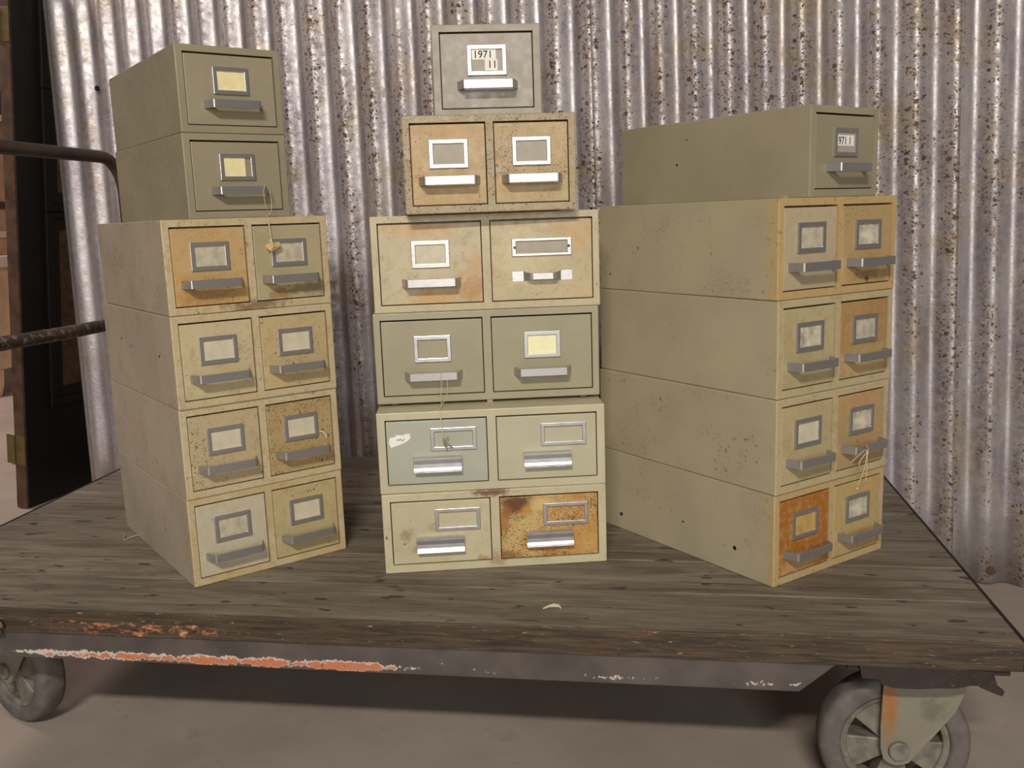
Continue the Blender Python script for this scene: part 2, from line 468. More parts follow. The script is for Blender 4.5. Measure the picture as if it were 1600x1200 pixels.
def lug(t, x, z, y=.006, m=None):
    bm = bmesh.new(); box(bm, x-.0035, x+.0035, y, y+.008, z-.0005, z+.0035)
    return obj('stacking_lug', bm, m or M_DKSTEEL, t, bevel=.0006)

# ---- left stack
bL = (206,190,150)
L1 = make_cabinet('beige two-drawer card cabinet on the deck, bottom of the left stack', 'N', (-.6187,.1834,0), 45.5, WN, DN, HN,
    paint('beige case with rusty lower left edge', (175,163,142), spk=.5, edge=.85, front=(206,190,152)), [
    dict(mat=paint('cream enamel drawer', (204,194,166), och=.12, spk=.15, ocol=(206,176,124)), card=C_FOG),
    dict(mat=paint('sand enamel drawer', (196,178,128), och=.3, spk=.45, ocol=(190,158,98)), card=C_PALE)])
L2 = make_cabinet('beige two-drawer card cabinet, second from bottom of the left stack', 'N', (-.6169,.1821,.14), 45.6, WN, DN, HN,
    paint('beige speckled case', (177,165,142), spk=.45, edge=.5, front=(204,188,150)), [
    dict(mat=paint('speckled sand drawer', (198,180,140), och=.3, spk=.6, ocol=(200,164,104)), card=C_PALE),
    dict(mat=paint('heavily speckled drawer', (188,164,112), och=.45, spk=.85, scol=(122,90,54), ocol=(172,138,86)), card=C_PALE)])
L3 = make_cabinet('beige two-drawer card cabinet, third from bottom of the left stack', 'N', (-.6144,.1796,.28), 45.6, WN, DN, HN,
    paint('beige case with small side holes', (175,163,140), spk=.45, edge=.45, front=(202,186,146)), [
    dict(mat=paint('pale sand drawer', (204,188,146), och=.35, spk=.45, ocol=(206,168,108)), card=C_PALE),
    dict(mat=paint('warm sand drawer', (198,176,128), och=.4, spk=.5, ocol=(206,164,100)), card=C_PALE)])
L4 = make_cabinet('two-drawer card cabinet, left drawer ochre, right grey-green, fourth up in the left stack', 'N', (-.6153,.1821,.42), 44.9, WN, DN, HN,
    paint('beige case with rust along its divider', (177,165,140), spk=.5, edge=.55, front=(200,184,144), patches=((.004,.007,.012,(110,74,40),.7,4),)), [
    dict(mat=paint('ochre drawer', (200,166,110), och=.6, spk=.5, ocol=(194,150,86), patches=((-.066,.03,.016,(120,84,44),.35,3),)), card=C_FOG),
    dict(mat=paint('grey-green drawer with rust at its foot', (178,168,128), och=.12, spk=.3, ocol=(180,144,80), patches=((.045,.022,.010,(150,100,44),.65,2.2),(.10,.028,.012,(100,78,48),.5,3))), card=C_FOG)])
SG = paint('grey-green enamel case', GREY, spk=.0, rough=.4)
def sgrey(): return paint('grey-green enamel drawer', (158,149,122), rough=.38)
W1, D1, H1 = .1702, .4044, .1332
L5 = make_cabinet('grey-green single-drawer card cabinet with string on its handle, second from top of left stack', 'S', (-.6723,.2862,.5605), 45.4, W1, D1, H1, SG,
    [dict(mat=sgrey(), card=C_CREAM, cardw=.78)], fs=.0115)
L6 = make_cabinet('grey-green single-drawer card cabinet on top of the left stack', 'S', (-.6722,.2873,.6942), 45.1, W1, D1, H1, SG,
    [dict(mat=sgrey(), card=C_CREAM)], fs=.0115)
hole(L3, -WN/2, .2867, .085); hole(L3, -WN/2, .0721, .075)

# ---- middle stack
WM, DM = .3530, .3948
HB = .1286
lipd = dict(handle='lip', lx=.026, frame=(.071,.036,.0060), lz=.70, hz=.315)
M1 = make_cabinet('cream two-drawer card cabinet with a badly rusted right drawer, bottom of the middle stack', 'W', (-.2554,.2073,0), 12.9, WM-.001, DM, HB,
    paint('cream case with rust at the top of the divider', (204,196,158), och=.05, spk=.22, patches=((.0,HB-.004,.007,(104,60,28),.85,4.5),(.0,.016,.012,(150,110,60),.5,1.2))), [
    dict(mat=paint('cream drawer with rust specks', (202,192,156), och=.10, spk=.35, patches=((-.14,.062,.010,(140,118,70),.6,1),(-.10,.07,.008,(140,118,70),.5,.8),(-.02,.014,.008,(150,104,46),.6,1.4),(-.125,.034,.009,(130,110,66),.5,1))), fmat=M_CHR, hx=-.002, **lipd),
    dict(mat=paint('rusted ochre drawer', (208,180,112), och=.62, spk=.9, ocol=(188,124,44), scol=(120,70,28), patches=((.034,.104,.022,(96,54,26),.92,1.1),(.012,.08,.020,(164,98,40),.7,.7),(.048,.092,.008,(210,130,52),.8,1),(.072,.100,.013,(214,190,124),.85,1.3),(.018,.018,.012,(104,66,34),.65,1.6),(.145,.035,.030,(204,156,84),.55,1.3))), fmat=M_CHR, dlabel='drawer heavily stained with orange and brown rust', **lipd)], fs=.0125, ft=.0115, fb=.013, mid=.0135)
M2 = make_cabinet('cream two-drawer card cabinet with a white sticker on its left drawer, in the middle stack', 'W', (-.2563,.2087,.1289), 12.3, WM, DM, HB,
    paint('cream case, lightly worn', (200,192,158), spk=.22), [
    dict(mat=paint('pale blue-green drawer', (178,181,163)), fmat=M_CHR, **lipd),
    dict(mat=paint('pale putty drawer', (196,190,160), spk=.06), fmat=M_CHR, **lipd)], fs=.0125, ft=.0115, fb=.013, mid=.0135)
M3 = make_cabinet('grey-green two-drawer card cabinet in the middle stack, string hanging from its left handle', 'W', (-.2670,.2581,.2617), 12.6, WM+.0015, DM, .1436,
    paint('grey-green case, wide', (170,162,132), spk=.12), [
    dict(mat=paint('grey-green wide drawer', (166,158,128)), fmat=M_CHR, hz=.27, lz=.62),
    dict(mat=paint('grey-green wide drawer, clean', (166,158,128)), card=C_YEL, hz=.27, lz=.62)], mid=.0125)
M4 = make_cabinet('cream two-drawer card cabinet with one wide screwed label holder, in the middle stack', 'W', (-.2639,.2617,.4055), 12.7, WM+.0015, DM, .1490,
    paint('cream case with rust specks', (200,186,148), och=.08, spk=.35), [
    dict(mat=paint('cream drawer with orange stains', (200,188,152), och=.18, spk=.35, ocol=(204,160,90), patches=((-.105,.132,.018,(200,158,96),.65,4),(-.022,.034,.024,(180,128,64),.75,1.3),(-.018,.066,.022,(196,154,94),.55,.9),(-.080,.022,.013,(196,148,78),.7,3.2))), card=C_PALE, frame=(.059,.042,.0068), hz=.27, lz=.62),
    dict(mat=paint('cream drawer with tan haze', (196,180,140), och=.38, spk=.28, ocol=(208,166,96), patches=((.055,.075,.045,(206,192,152),.8,.9),(.14,.115,.030,(200,160,98),.55,1),)), card=C_GREY, frame=(.0935,.0275,.0070), bh=.0045, handle='flat', screws=True, hz=.30, lz=.665)], mid=.0125)
M5 = make_cabinet('narrow two-drawer card cabinet with ochre drawers, second from top of the middle stack', 'N', (-.2464,.2301,.5555), 14.5, WN, DN, .1425,
    paint('tan speckled case', (176,158,120), spk=.75, och=.12), [
    dict(mat=paint('ochre speckled drawer', (192,164,114), och=.55, spk=.55, ocol=(186,146,88), patches=((-.065,.03,.02,(186,158,104),.5,3),)), card=C_GREY, hz=.30, lz=.635),
    dict(mat=paint('ochre drawer with dark specks', (190,166,118), och=.45, spk=.8, ocol=(188,150,92), patches=((.065,.03,.02,(180,156,104),.5,3),)), card=C_GREY, hz=.30, lz=.645)])
M6 = make_cabinet('grey single-drawer card cabinet with a label reading 1971 11, on top of the middle stack', 'S', (-.2534,.270,.6985), 13.5, .1640, D1, .1340,
    paint('grey enamel case', (166,157,138)), [dict(mat=paint('grey enamel drawer', (160,152,134), rough=.36), frame=(.0595,.0445,.0068), hz=.30, lz=.64)], fs=.0115)
# paper slips on the top label
dr, (lx, lz, cx, hz, yf) = LAST[0]['obj'], LAST[0]['pos']
plate(dr, 'label_card', lx-.0235, lx+.0235, lz-.0165, lz+.0165, yf-.0002, C_GREY)
plate(dr, 'label_slip', lx-.0222, lx+.0140, lz+.0010, lz+.0162, yf-.0008, M_WHITE)
plate(dr, 'label_slip', lx-.0030, lx+.0160, lz-.0150, lz+.0009, yf-.0008, M_WHITE)
text(dr, '1971', lx-.0205, lz+.0034, yf-.0016, .0148, M_TEXT)
text(dr, '11', lx+.0008, lz-.0112, yf-.0016, .0148, M_TEXT)

# sticker with a pen squiggle on M2
dr2 = M2.children[1]
bm = bmesh.new()
pts = [(-.1575,.0900),(-.150,.0905),(-.147,.0935),(-.136,.0930),(-.1335,.0950),(-.1265,.0952),(-.1255,.0880),(-.1300,.0835),(-.1370,.0800),(-.1560,.0740),(-.1590,.0810)]
A = [bm.verts.new((p[0], .0001, p[1])) for p in pts]; B = [bm.verts.new((p[0], .0005, p[1])) for p in pts]
bm.faces.new(A)
for i in range(len(A)): bm.faces.new((A[i],A[(i+1)%len(A)],B[(i+1)%len(A)],B[i]))
obj('sticker', bm, M_WHITE, dr2)
bm = bmesh.new()
tube(bm, smooth_path([(-.1468,-.0001,.0852),(-.1448,-.0001,.0868),(-.1438,-.0001,.0850),(-.1420,-.0001,.0868),(-.1400,-.0001,.0866),(-.1392,-.0001,.0850),(-.1372,-.0001,.0852),(-.1348,-.0001,.0868)],5), .0004, 6)
obj('pen_mark', bm, M_TEXT, dr2)

# ---- right stack
R1c = make_cabinet('two-drawer card cabinet with a deep orange-brown left drawer, bottom of the right stack', 'N', (.2581,.2430,0), 42.7, WN, DN, HN,
    paint('beige case with a rusty front corner', (184,173,144), spk=.35, edge=1.0, front=(200,180,138)), [
    dict(mat=paint('deep orange-brown drawer', (190,140,68), och=.95, spk=.35, ocol=(170,108,38), patches=((-.07,.022,.02,(206,178,124),.6,2.5),)), card=CARD((206,170,100), .12)),
    dict(mat=paint('tan drawer', (196,168,112), och=.45, spk=.35, ocol=(198,156,88)), card=C_CLOUD)])
R2c = make_cabinet('beige card cabinet with string tied on its right handle, second from bottom of right stack', 'N', (.2588,.2392,.14), 42.5, WN, DN, HN,
    paint('beige case, rust dotted edge', (182,171,140), spk=.45, edge=.35, front=(192,176,136)), [
    dict(mat=paint('pale khaki drawer', (190,174,128), och=.28, spk=.3, ocol=(186,154,92)), card=C_PALE),
    dict(mat=paint('pinkish tan drawer', (184,154,106), och=.5, spk=.35, ocol=(184,138,84)), card=C_CLOUD)])
R3c = make_cabinet('card cabinet with khaki left and brown right drawer, third from bottom of right stack', 'N', (.2595,.2414,.28), 42.0, WN, DN, HN,
    paint('beige case, little rust', (182,171,140), spk=.25, front=(188,174,134)), [
    dict(mat=paint('khaki drawer', (188,174,128), och=.2, spk=.3, ocol=(176,148,90)), card=C_CLOUD),
    dict(mat=paint('brown tan drawer', (182,146,92), och=.7, spk=.15, ocol=(170,130,78), patches=((.067,.03,.03,(186,168,120),.8,2),)), card=C_FOG)])
R4c = make_cabinet('two-drawer card cabinet with an ochre rusted front rim, second from top of the right stack', 'N', (.2586,.2392,.42), 41.5, WN, DN, HN,
    paint('beige case with ochre rusted rim', (180,169,138), spk=.45, edge=1.15, front=(198,162,104)), [
    dict(mat=paint('putty drawer', (188,172,138), och=.08, spk=.12), card=C_FOG),
    dict(mat=paint('ochre tan drawer', (190,160,108), och=.5, spk=.45, ocol=(184,146,86), patches=((.066,.032,.018,(104,80,48),.5,2.2),(.064,.018,.006,(60,36,22),.9,.8))), card=C_CLOUD)])
R5c = make_cabinet('grey-green single-drawer card cabinet with a 971 1 label slip, on top of the right stack', 'S', (.2811,.3397,.5605), 44.8, W1, D1, H1,
    paint('grey-green case with two small dents', (160,151,124)), [dict(mat=sgrey(), card=None)], fs=.0115)
dr, (lx, lz, cx, hz, yf) = LAST[0]['obj'], LAST[0]['pos']
plate(dr, 'label_card', lx-.0235, lx+.0235, lz-.0150, lz+.0150, yf-.0002, C_GREY)
plate(dr, 'label_slip', lx-.0228, lx+.0200, lz-.0055, lz+.0100, yf-.0008, M_WHITE)
text(dr, '971 1', lx-.0195, lz-.0035, yf-.0016, .0165, M_TEXT, sx=.86)
plate(dr, 'label_text', lx-.0226, lx-.0219, lz-.0035, lz+.0085, yf-.0014, M_TEXT, .0003)
hole(R1c, -WN/2, .3391, .027, .0034); hole(R1c, -WN/2, .0752, .040, .0034)
hole(R1c, -WN/2, .1865, .0527, .0018)
hole(R4c, -WN/2, .3664, .026, .0016)
hole(R5c, -W1/2, .2674, .0636, .0020); hole(R5c, -W1/2, .2453, .1028, .0014)
M_LUG = simple('grimy pale lug', (176,160,128), .6)
lug(L4, .1072, HN, m=M_LUG); lug(R4c, -.1066, HN, m=M_LUG); lug(R4c, .1021, HN, m=M_LUG)
lug(M5, .109, .1425)
for x in (-.15, .0008, .15):
    bm = bmesh.new(); box(bm, x-.0045, x+.0045, .052, .062, .1285, .1331)
    o = obj('spacer_foot', bm, M_LUG if x == .0008 else M_DKSTEEL, M2)

# ------------------------------------------------------------------ strings
bpy.context.view_layer.update()
def W(cab, p): return cab.matrix_world @ Vector(p)
def string_obj(name, lines, r, mat, parent=None, n=6):
    bm = bmesh.new()
    for pts in lines: tube(bm, smooth_path(pts, n), r, 6)
    return obj(name, bm, mat, parent, smooth=True)
hz = .0125+.285*(H1-.0125-.0126)
ytop = -.0250; yb_ = -.0215
a1 = [W(L5,(.0400,yb_+.001,hz+.003)), W(L5,(.0385,yb_+.002,hz+.0072)), W(L5,(.0335,ytop-.001,hz+.0068)), W(L5,(.0305,ytop-.001,hz-.004)), W(L5,(.0325,-.025,.018)), W(L5,(.0374,-.026,.0022)), W(L4,(.0312,.004,.1408)), W(L4,(.0316,-.0014,.1390)), W(L4,(.0325,-.0035,.122)), W(L4,(.0339,-.0060,.097))]
a2 = [W(L5,(.0385,yb_+.002,hz+.0072)), W(L5,(.0440,-.016,hz+.0072)), W(L5,(.0465,-.012,hz-.002)), W(L5,(.0440,-.022,.020)), W(L5,(.0378,-.026,.0026)), W(L4,(.0322,.004,.1412)), W(L4,(.0326,-.0018,.1392)), W(L4,(.0329,-.0040,.122)), W(L4,(.0341,-.0070,.097))]
S1 = thing('tag_string', 'pale string with a torn tan tag, looped on the grey-green handle above the left stack', 'string', W(L5,(.037,-.02,hz)))
S1o = S1.location.copy()
def reparent(o, root): o.parent = root; o.location = -Vector(root.location)
reparent(string_obj('string', [a1, a2], .0005, M_STRING), S1)
bm = bmesh.new()
cc = W(L4, (.0335,-.0115,.0945)); 
prof = [(0,.0),(-.0112,-.0005),(-.0118,.002),(-.0070,.0062),(-.001,.0070),(.0050,.0066),(.0102,.0070),(.0116,.0035),(.0085,-.0010),(.0040,-.0050),(-.001,-.0070),(-.0062,-.0062)]
ex = (L4.matrix_world.to_3x3() @ Vector((1,0,0))); ey = (L4.matrix_world.to_3x3() @ Vector((0,1,0)))
ring1 = [cc + ex*p[0] + Vector((0,0,1))*p[1] + ey*(.002*math.sin(i*1.7)) for i, p in enumerate(prof[1:])]
Af = [bm.verts.new(p) for p in ring1]; Bf = [bm.verts.new(p + ey*.0014) for p in ring1]
c0 = bm.verts.new(cc - ey*.002); c1 = bm.verts.new(cc + ey*.0005)
n = len(Af)
for i in range(n):
    j = (i+1) % n
    bm.faces.new((c0,Af[i],Af[j])); bm.faces.new((c1,Bf[j],Bf[i])); bm.faces.new((Af[i],Bf[i],Bf[j],Af[j]))
reparent(obj('tag', bm, M_CORK, None), S1)
# string on the middle stack
hz3 = .0125+.27*(.1436-.0125-.0126)
b1 = [W(M3,(-.0700,-.0205,hz3+.005)), W(M3,(-.0735,-.0235,hz3+.0076)), W(M3,(-.0742,-.0262,hz3+.006)), W(M3,(-.0748,-.0262,hz3-.010)), W(M3,(-.0762,-.028,.018)), W(M3,(-.0764,-.030,.0005)), W(M2,(-.0782,.003,.1300)), W(M2,(-.0780,-.0020,.1272)), W(M2,(-.0775,-.0045,.108)), W(M2,(-.0752,-.0060,.086))]
b2 = [W(M3,(-.0735,-.0235,hz3+.0076)), W(M3,(-.0690,-.0205,hz3+.004)), W(M3,(-.0655,-.0225,hz3-.009)), W(M3,(-.0680,-.026,.014)), W(M3,(-.0755,-.030,.0012)), W(M2,(-.0778,.003,.1306)), W(M2,(-.0772,-.0025,.1274)), W(M2,(-.0768,-.0050,.108)), W(M2,(-.0745,-.0065,.086))]
S2 = thing('tie_string', 'pale string with a knotted wire end, looped on the grey-green handle of the middle stack', 'string', W(M3,(-.07,-.02,hz3)))
reparent(string_obj('string', [b1, b2], .0005, M_STRING), S2)
kn = [[W(M2,p) for p in q] for q in (
  [(-.0752,-.006,.086),(-.0735,-.007,.080),(-.0680,-.007,.0775),(-.0640,-.0065,.0735),(-.0660,-.0065,.0715),(-.0720,-.007,.0735),(-.0735,-.007,.080),(-.0690,-.0075,.0865),(-.0672,-.007,.0895)],
  [(-.0640,-.0065,.0735),(-.0610,-.006,.0715),(-.0635,-.006,.0700)],
  [(-.0722,-.006,.0780),(-.0700,-.006,.0700),(-.0712,-.006,.0672)])]
reparent(string_obj('knot', kn, .0008, simple('grey wire knot', (150,140,112), .6)), S2)
hz2 = .0125+.285*(HN-.0125-.0126)
q = lambda *p: W(R2c, p)
S3 = thing('tie_string', 'pale string bow with a dangling end, tied on a handle of the right stack', 'string', q(.04,-.027,hz2))
s3 = [[q(.040,-.0262,hz2+.001), q(.028,-.031,hz2+.002), q(.012,-.030,hz2-.006), q(.002,-.028,hz2-.012)],
      [q(.040,-.0268,hz2+.001), q(.030,-.032,hz2-.003), q(.020,-.031,hz2-.012), q(.018,-.031,hz2-.019)],
      [q(.046,-.0262,hz2-.008), q(.043,-.0275,hz2+.002), q(.040,-.0262,hz2+.0066), q(.046,-.0215,hz2+.007)],
      [q(.042,-.0270,hz2), q(.041,-.0280,hz2-.018), q(.040,-.0280,.012), q(.040,-.0275,-.004)],
      [q(.041,-.0270,hz2), q(.039,-.0275,hz2-.016), q(.033,-.0270,.010), q(.026,-.0260,-.002), q(.0235,-.0255,-.010)]]
reparent(string_obj('string', s3, .00055, M_STRING), S3)
bm = bmesh.new(); bmesh.ops.create_icosphere(bm, subdivisions=2, radius=.0022, matrix=Matrix.Translation(q(.0232,-.0255,-.012)))
reparent(obj('knot', bm, M_STRING, None, smooth=True), S3)
o = string_obj('thread_scrap', [[W(L2,p) for p in ((.0935,-.0008,.0720),(.0975,-.0040,.0705),(.1010,-.0060,.0660),(.1022,-.0080,.0600))]], .0007, M_WHITE)
tag(o, 'short white thread curl stuck beside the speckled right drawer of the left stack', 'thread')
z = ZD+.0008
o = string_obj('thread_scrap', [[(-.975,.318,z),(-.962,.312,z+.003),(-.948,.290,z),(-.942,.300,z+.002),(-.925,.309,z+.004),(-.9,.306,z)]], .0009, simple('greyish thread', (176,164,138), .8))
tag(o, 'pale curled thread lying on the deck beside the left stack', 'thread')
bm = bmesh.new()
pts = [(-.1640,.0570),(-.1575,.0645),(-.1500,.0690),(-.1420,.0670),(-.1385,.0600)]
for i, (x, y) in enumerate(pts):
    w_ = (.0008,.0018,.0030,.0026,.0008)[i]
    pts[i] = (x, y, w_)
up = [bm.verts.new((x, y, ZD+.0006+w_*1.2)) for x, y, w_ in pts]
f = [bm.verts.new((x, y-w_*1.6, ZD)) for x, y, w_ in pts]; b = [bm.verts.new((x, y+w_, ZD)) for x, y, w_ in pts]
for i in range(4):
    bm.faces.new((up[i],up[i+1],b[i+1],b[i])); bm.faces.new((f[i],f[i+1],up[i+1],up[i])); bm.faces.new((f[i],b[i],b[i+1],f[i+1]))
bm.faces.new((f[0],up[0],b[0])); bm.faces.new((f[4],b[4],up[4]))
tag(obj('wood_shaving', bm, simple('pale shaving', (224,214,190), .6), smooth=True), 'small pale curled shaving near the front edge of the deck', 'scrap')

# ------------------------------------------------------------------ the cart
XL, XR, YB = -1.2404, .4505, .8852
CX, CY = -.395, .44
cart = thing('platform_cart', 'long wooden platform cart on four casters carrying the three cabinet stacks', 'cart', (CX, CY, 0))
def cpart(name, bm, mat, parent=None, **k):
    o = obj(name, bm, mat, parent or cart, **k)
    if parent is None: o.location = (-CX, -CY, ZD)
    return o
bm = bmesh.new(); rng = random.Random(3)
for i in range(7):
    y0 = i*PW + (.0 if i == 0 else .0011); y1 = (i+1)*PW - (.0011 if i < 6 else 0)
    dz = rng.uniform(-.0008, 0)
    n = 48
    rows = []
    for k in range(n+1):
        x = XL + (XR-XL)*k/n
        wy = rng.uniform(-.0012, .0012) if i == 0 else 0
        rows.append([bm.verts.new(v) for v in ((x,y0+wy*.5,-.0385),(x,y1,-.0385),(x,y1,dz),(x,y0+wy+.0012,dz),(x,y0+wy*.5,dz-.0022))])
    for k in range(n):
        for a in range(5): bm.faces.new((rows[k][a],rows[k][(a+1)%5],rows[k+1][(a+1)%5],rows[k+1][a]))
    bm.faces.new(rows[0]); bm.faces.new(rows[-1][::-1])
cpart('deck', bm, mat_wood())
M_BLK = simple('blackened steel', (40,34,30), .6, .3)
for x0, x1 in ((XR, XR+.004), (XL-.004, XL)):
    bm = bmesh.new(); box(bm, x0, x1, .001, YB, -.0385, .0008); cpart('edge_strip', bm, M_BLK)
MCH = mat_channel()
def channel(y0, y1, fy0, fy1):
    bm = bmesh.new()
    P = [(-1.225,-.0386),(-1.165,-.0815),(.1804,-.0815),(.2290,-.0386)]
    A = [bm.verts.new((x,y0,z)) for x, z in P]; B = [bm.verts.new((x,y1,z)) for x, z in P]
    for i in range(4): bm.faces.new((A[i],A[(i+1)%4],B[(i+1)%4],B[i]))
    bm.faces.new(A); bm.faces.new(B)
    box(bm, -1.165, .1804, fy0, fy1, -.0815, -.0765)
    return cpart('side_channel', bm, MCH, bevel=.001)
channel(.005, .011, .011, .05); channel(.872, .878, .835, .872)
for x in (-.9, -.1):
    bm = bmesh.new(); box(bm, x, x+.05, .05, .835, -.078, -.0386); cpart('cross_member', bm, M_BLK)
# torn rusty plate above the front right caster
px = [(1345,1040),(1350,1062),(1378,1064),(1381,1072),(1400,1078),(1440,1080),(1470,1077),(1500,1078),(1530,1072),(1536,1077),(1546,1080),(1558,1086),(1570,1091),(1573,1083),(1562,1075),(1558,1062),(1554,1050),(1500,1046),(1420,1043)]
pp = [(.1804+(u-1250)*7.75e-4, -.0387-max(0,(v-(1040+(u-1350)*.0424)))*8.3e-4) for u, v in px]
bm = bmesh.new(); rng = random.Random(5)
A = [bm.verts.new((x, -.001+rng.uniform(0,.003), z)) for x, z in pp]; B = [bm.verts.new((x, .006+rng.uniform(0,.002), z)) for x, z in pp]
n = len(A)
for i in range(n): bm.faces.new((A[i],A[(i+1)%n],B[(i+1)%n],B[i]))
bm.faces.new(A); bm.faces.new(B); bmesh.ops.triangulate(bm, faces=[f for f in bm.faces if len(f.verts) > 4])
M_RUSTY = paint('rusty black plate', (52,42,38), och=.2, ocol=(84,56,38), spk=.3, scol=(120,100,84), rough=.7, mot=0)
o = cpart('torn_mounting_plate', bm, M_RUSTY, bevel=.0006); o['label'] = 'torn rusty black plate hanging above the caster'
bm = bmesh.new(); box(bm, .24, .44, .009, .14, -.0500, -.0387); cpart('mounting_block', bm, M_RUSTY, bevel=.002)
bm = bmesh.new(); bmesh.ops.create_icosphere(bm, subdivisions=3, radius=1.0)
for v in bm.verts:
    k = 1+.28*math.sin(v.co.x*7+v.co.z*5)*math.cos(v.co.y*6+1)
    v.co = Vector((-.985+v.co.x*.016*k, -.006+v.co.y*.010, -.028+v.co.z*.014*k))
cpart('frayed_pad', bm, simple('frayed grey padding', (150,136,112), .9, var=.5, scale=140), smooth=True)

M_TIRE = simple('worn grey rubber', (112,104,99), .75, var=.18, scale=40)
M_TREAD = M_TIRE
M_HUB = simple('grey cast hub', (142,136,122), .55, .2, var=.25, scale=50)
M_FORK = paint('grey-green fork with a rust run', (134,130,112), spk=.15, patches=((-.012,.060,.045,(160,104,52),.95,.22),(.045,.06,.016,(96,94,84),.6,1)), rough=.5)
def lathe(bm, prof, seg=64):
    rings = []
    for r, y in prof: rings.append([bm.verts.new((r*math.cos(2*math.pi*k/seg), y, r*math.sin(2*math.pi*k/seg))) for k in range(seg)])
    n = len(rings)
    for i in range(n):
        a, b = rings[i], rings[(i+1)%n]
        for k in range(seg): bm.faces.new((a[k],a[(k+1)%seg],b[(k+1)%seg],b[k]))
def caster(x, y, yaw, fork_yaw=None, spin=0):
    ra = .1
    def place(o, yw):
        o.location = (x-CX, y-CY, ra); o.rotation_euler = (0,0,R(yw))
    bm = bmesh.new()
    lathe(bm, [(.0715,-.0205),(.076,-.0225),(.090,-.0225),(.0965,-.0195),(.0995,-.012),(.1,0),(.0995,.012),(.0965,.0195),(.090,.0225),(.076,.0225),(.0715,.0205)])
    w = obj('wheel', bm, M_TIRE, cart, smooth=True); place(w, yaw)
    bm = bmesh.new()
    lathe(bm, [(.0625,-.016),(.0715,-.0185),(.0715,.0185),(.0625,.016)])
    bmb = [(.0,0)]
    cyl(bm, (0,0,0), (0,1,0), .021, .044, 32)
    for k in range(5):
        a = 2*math.pi*k/5 + spin
        mt = Matrix.Rotation(a, 4, 'Y')
        vs = []
        for yy, s in ((-.013,1),(.013,1)):
            for (rx, rz) in ((.012,-.011),(.064,-.026),(.064,.026),(.012,.011)):
                vs.append(bm.verts.new(mt @ Vector((rx, yy*(1 if rx > .05 else 1.35), rz))))
        for f in ((0,1,2,3),(4,5,6,7),(0,1,5,4),(1,2,6,5),(2,3,7,6),(3,0,4,7)): bm.faces.new([vs[i] for i in f])
    h = obj('hub', bm, M_HUB, w, bevel=.002, seg=2)
    fy = yaw if fork_yaw is None else fork_yaw
    bm = bmesh.new()
    for s in (-1, 1):
        P = [(-.0205,.1035),(.086,.1035),(.083,.080),(.074,.056),(.045,.018),(.0235,-.006)]
        for k in range(1, 8):
            a = R(-20 - 140*k/8); P.append((.001+.0235*math.cos(a), -.001+.0235*math.sin(a)))
        P.append((-.0215,.0)); P.append((-.0225,.03))
        A = []; B = []
        for X, Z in P:
            off = .004*max(0, (X-.028)/.05)
            A.append(bm.verts.new((X, s*(.031-off), Z))); B.append(bm.verts.new((X, s*(.0265-off), Z)))
        n = len(P)
        for i in range(n): bm.faces.new((A[i],A[(i+1)%n],B[(i+1)%n],B[i]))
        f1 = bm.faces.new(A); f2 = bm.faces.new(B)
        bmesh.ops.triangulate(bm, faces=[f1, f2])
    box(bm, -.0205, .086, -.0285, .0285, .1035, .1085)
    cyl(bm, (.03,0,.1175), (0,0,1), .034, .020, 32)
    box(bm, -.03, .09, -.04, .04, .1265, .1412)
    fk = obj('caster_fork', bm, M_FORK, cart, bevel=.0009, seg=1); place(fk, fy)
    for s in (-1, 1):
        bm = bmesh.new(); cyl(bm, (.002, s*.0335, -.001), (0,1,0), .0135, .007, 24)
        bo = obj('axle_bolt', bm, M_HUB, fk, bevel=.0018, seg=2)
caster(.3157, .0745, 0, spin=R(20))
caster(-1.088, .170, -24, spin=R(60))
caster(.3157, .800, 0, spin=R(5))
caster(-1.10, .800, 0, spin=R(33))
def mat_pipe():
    t = NT('worn black pipe', .45, .2); v = t.map()
    c = t.mix(t.ramp(t.noise(v, 12, 4), .3, .7), lin((58,46,40)), lin((84,68,56)))
    z = t.sep()[2]
    f = t.math('MULTIPLY', t.ramp(t.noise(v, 60, 5, .7), .52, .6), t.ramp(z, .40, .36))
    c = t.mix(t.math('MULTIPLY', f, .7), c, lin((150,142,132)))
    t.col(c); return t.m
MP = mat_pipe()
hx = -1.226
pts = [(hx,.868,0),(hx,.868,.62)]
for k in range(9):
    a = R(90*k/8); pts.append((hx, .868-.078+.078*math.cos(a), .632+.078*math.sin(a)))
for k in range(9):
    a = R(90+90*k/8); pts.append((hx, .108+.078*math.cos(a), .632+.078*math.sin(a)))
pts += [(hx,.030,.62),(hx,.030,0)]
bm = bmesh.new(); tube(bm, pts, .0138, 16); cpart('push_handle', bm, MP, smooth=True)
bm = bmesh.new(); tube(bm, [(hx,.862,.338),(hx,.6,.340),(hx,.3,.346),(hx,.036,.350)], .0140, 16); cpart('handle_rail', bm, MP, smooth=True)

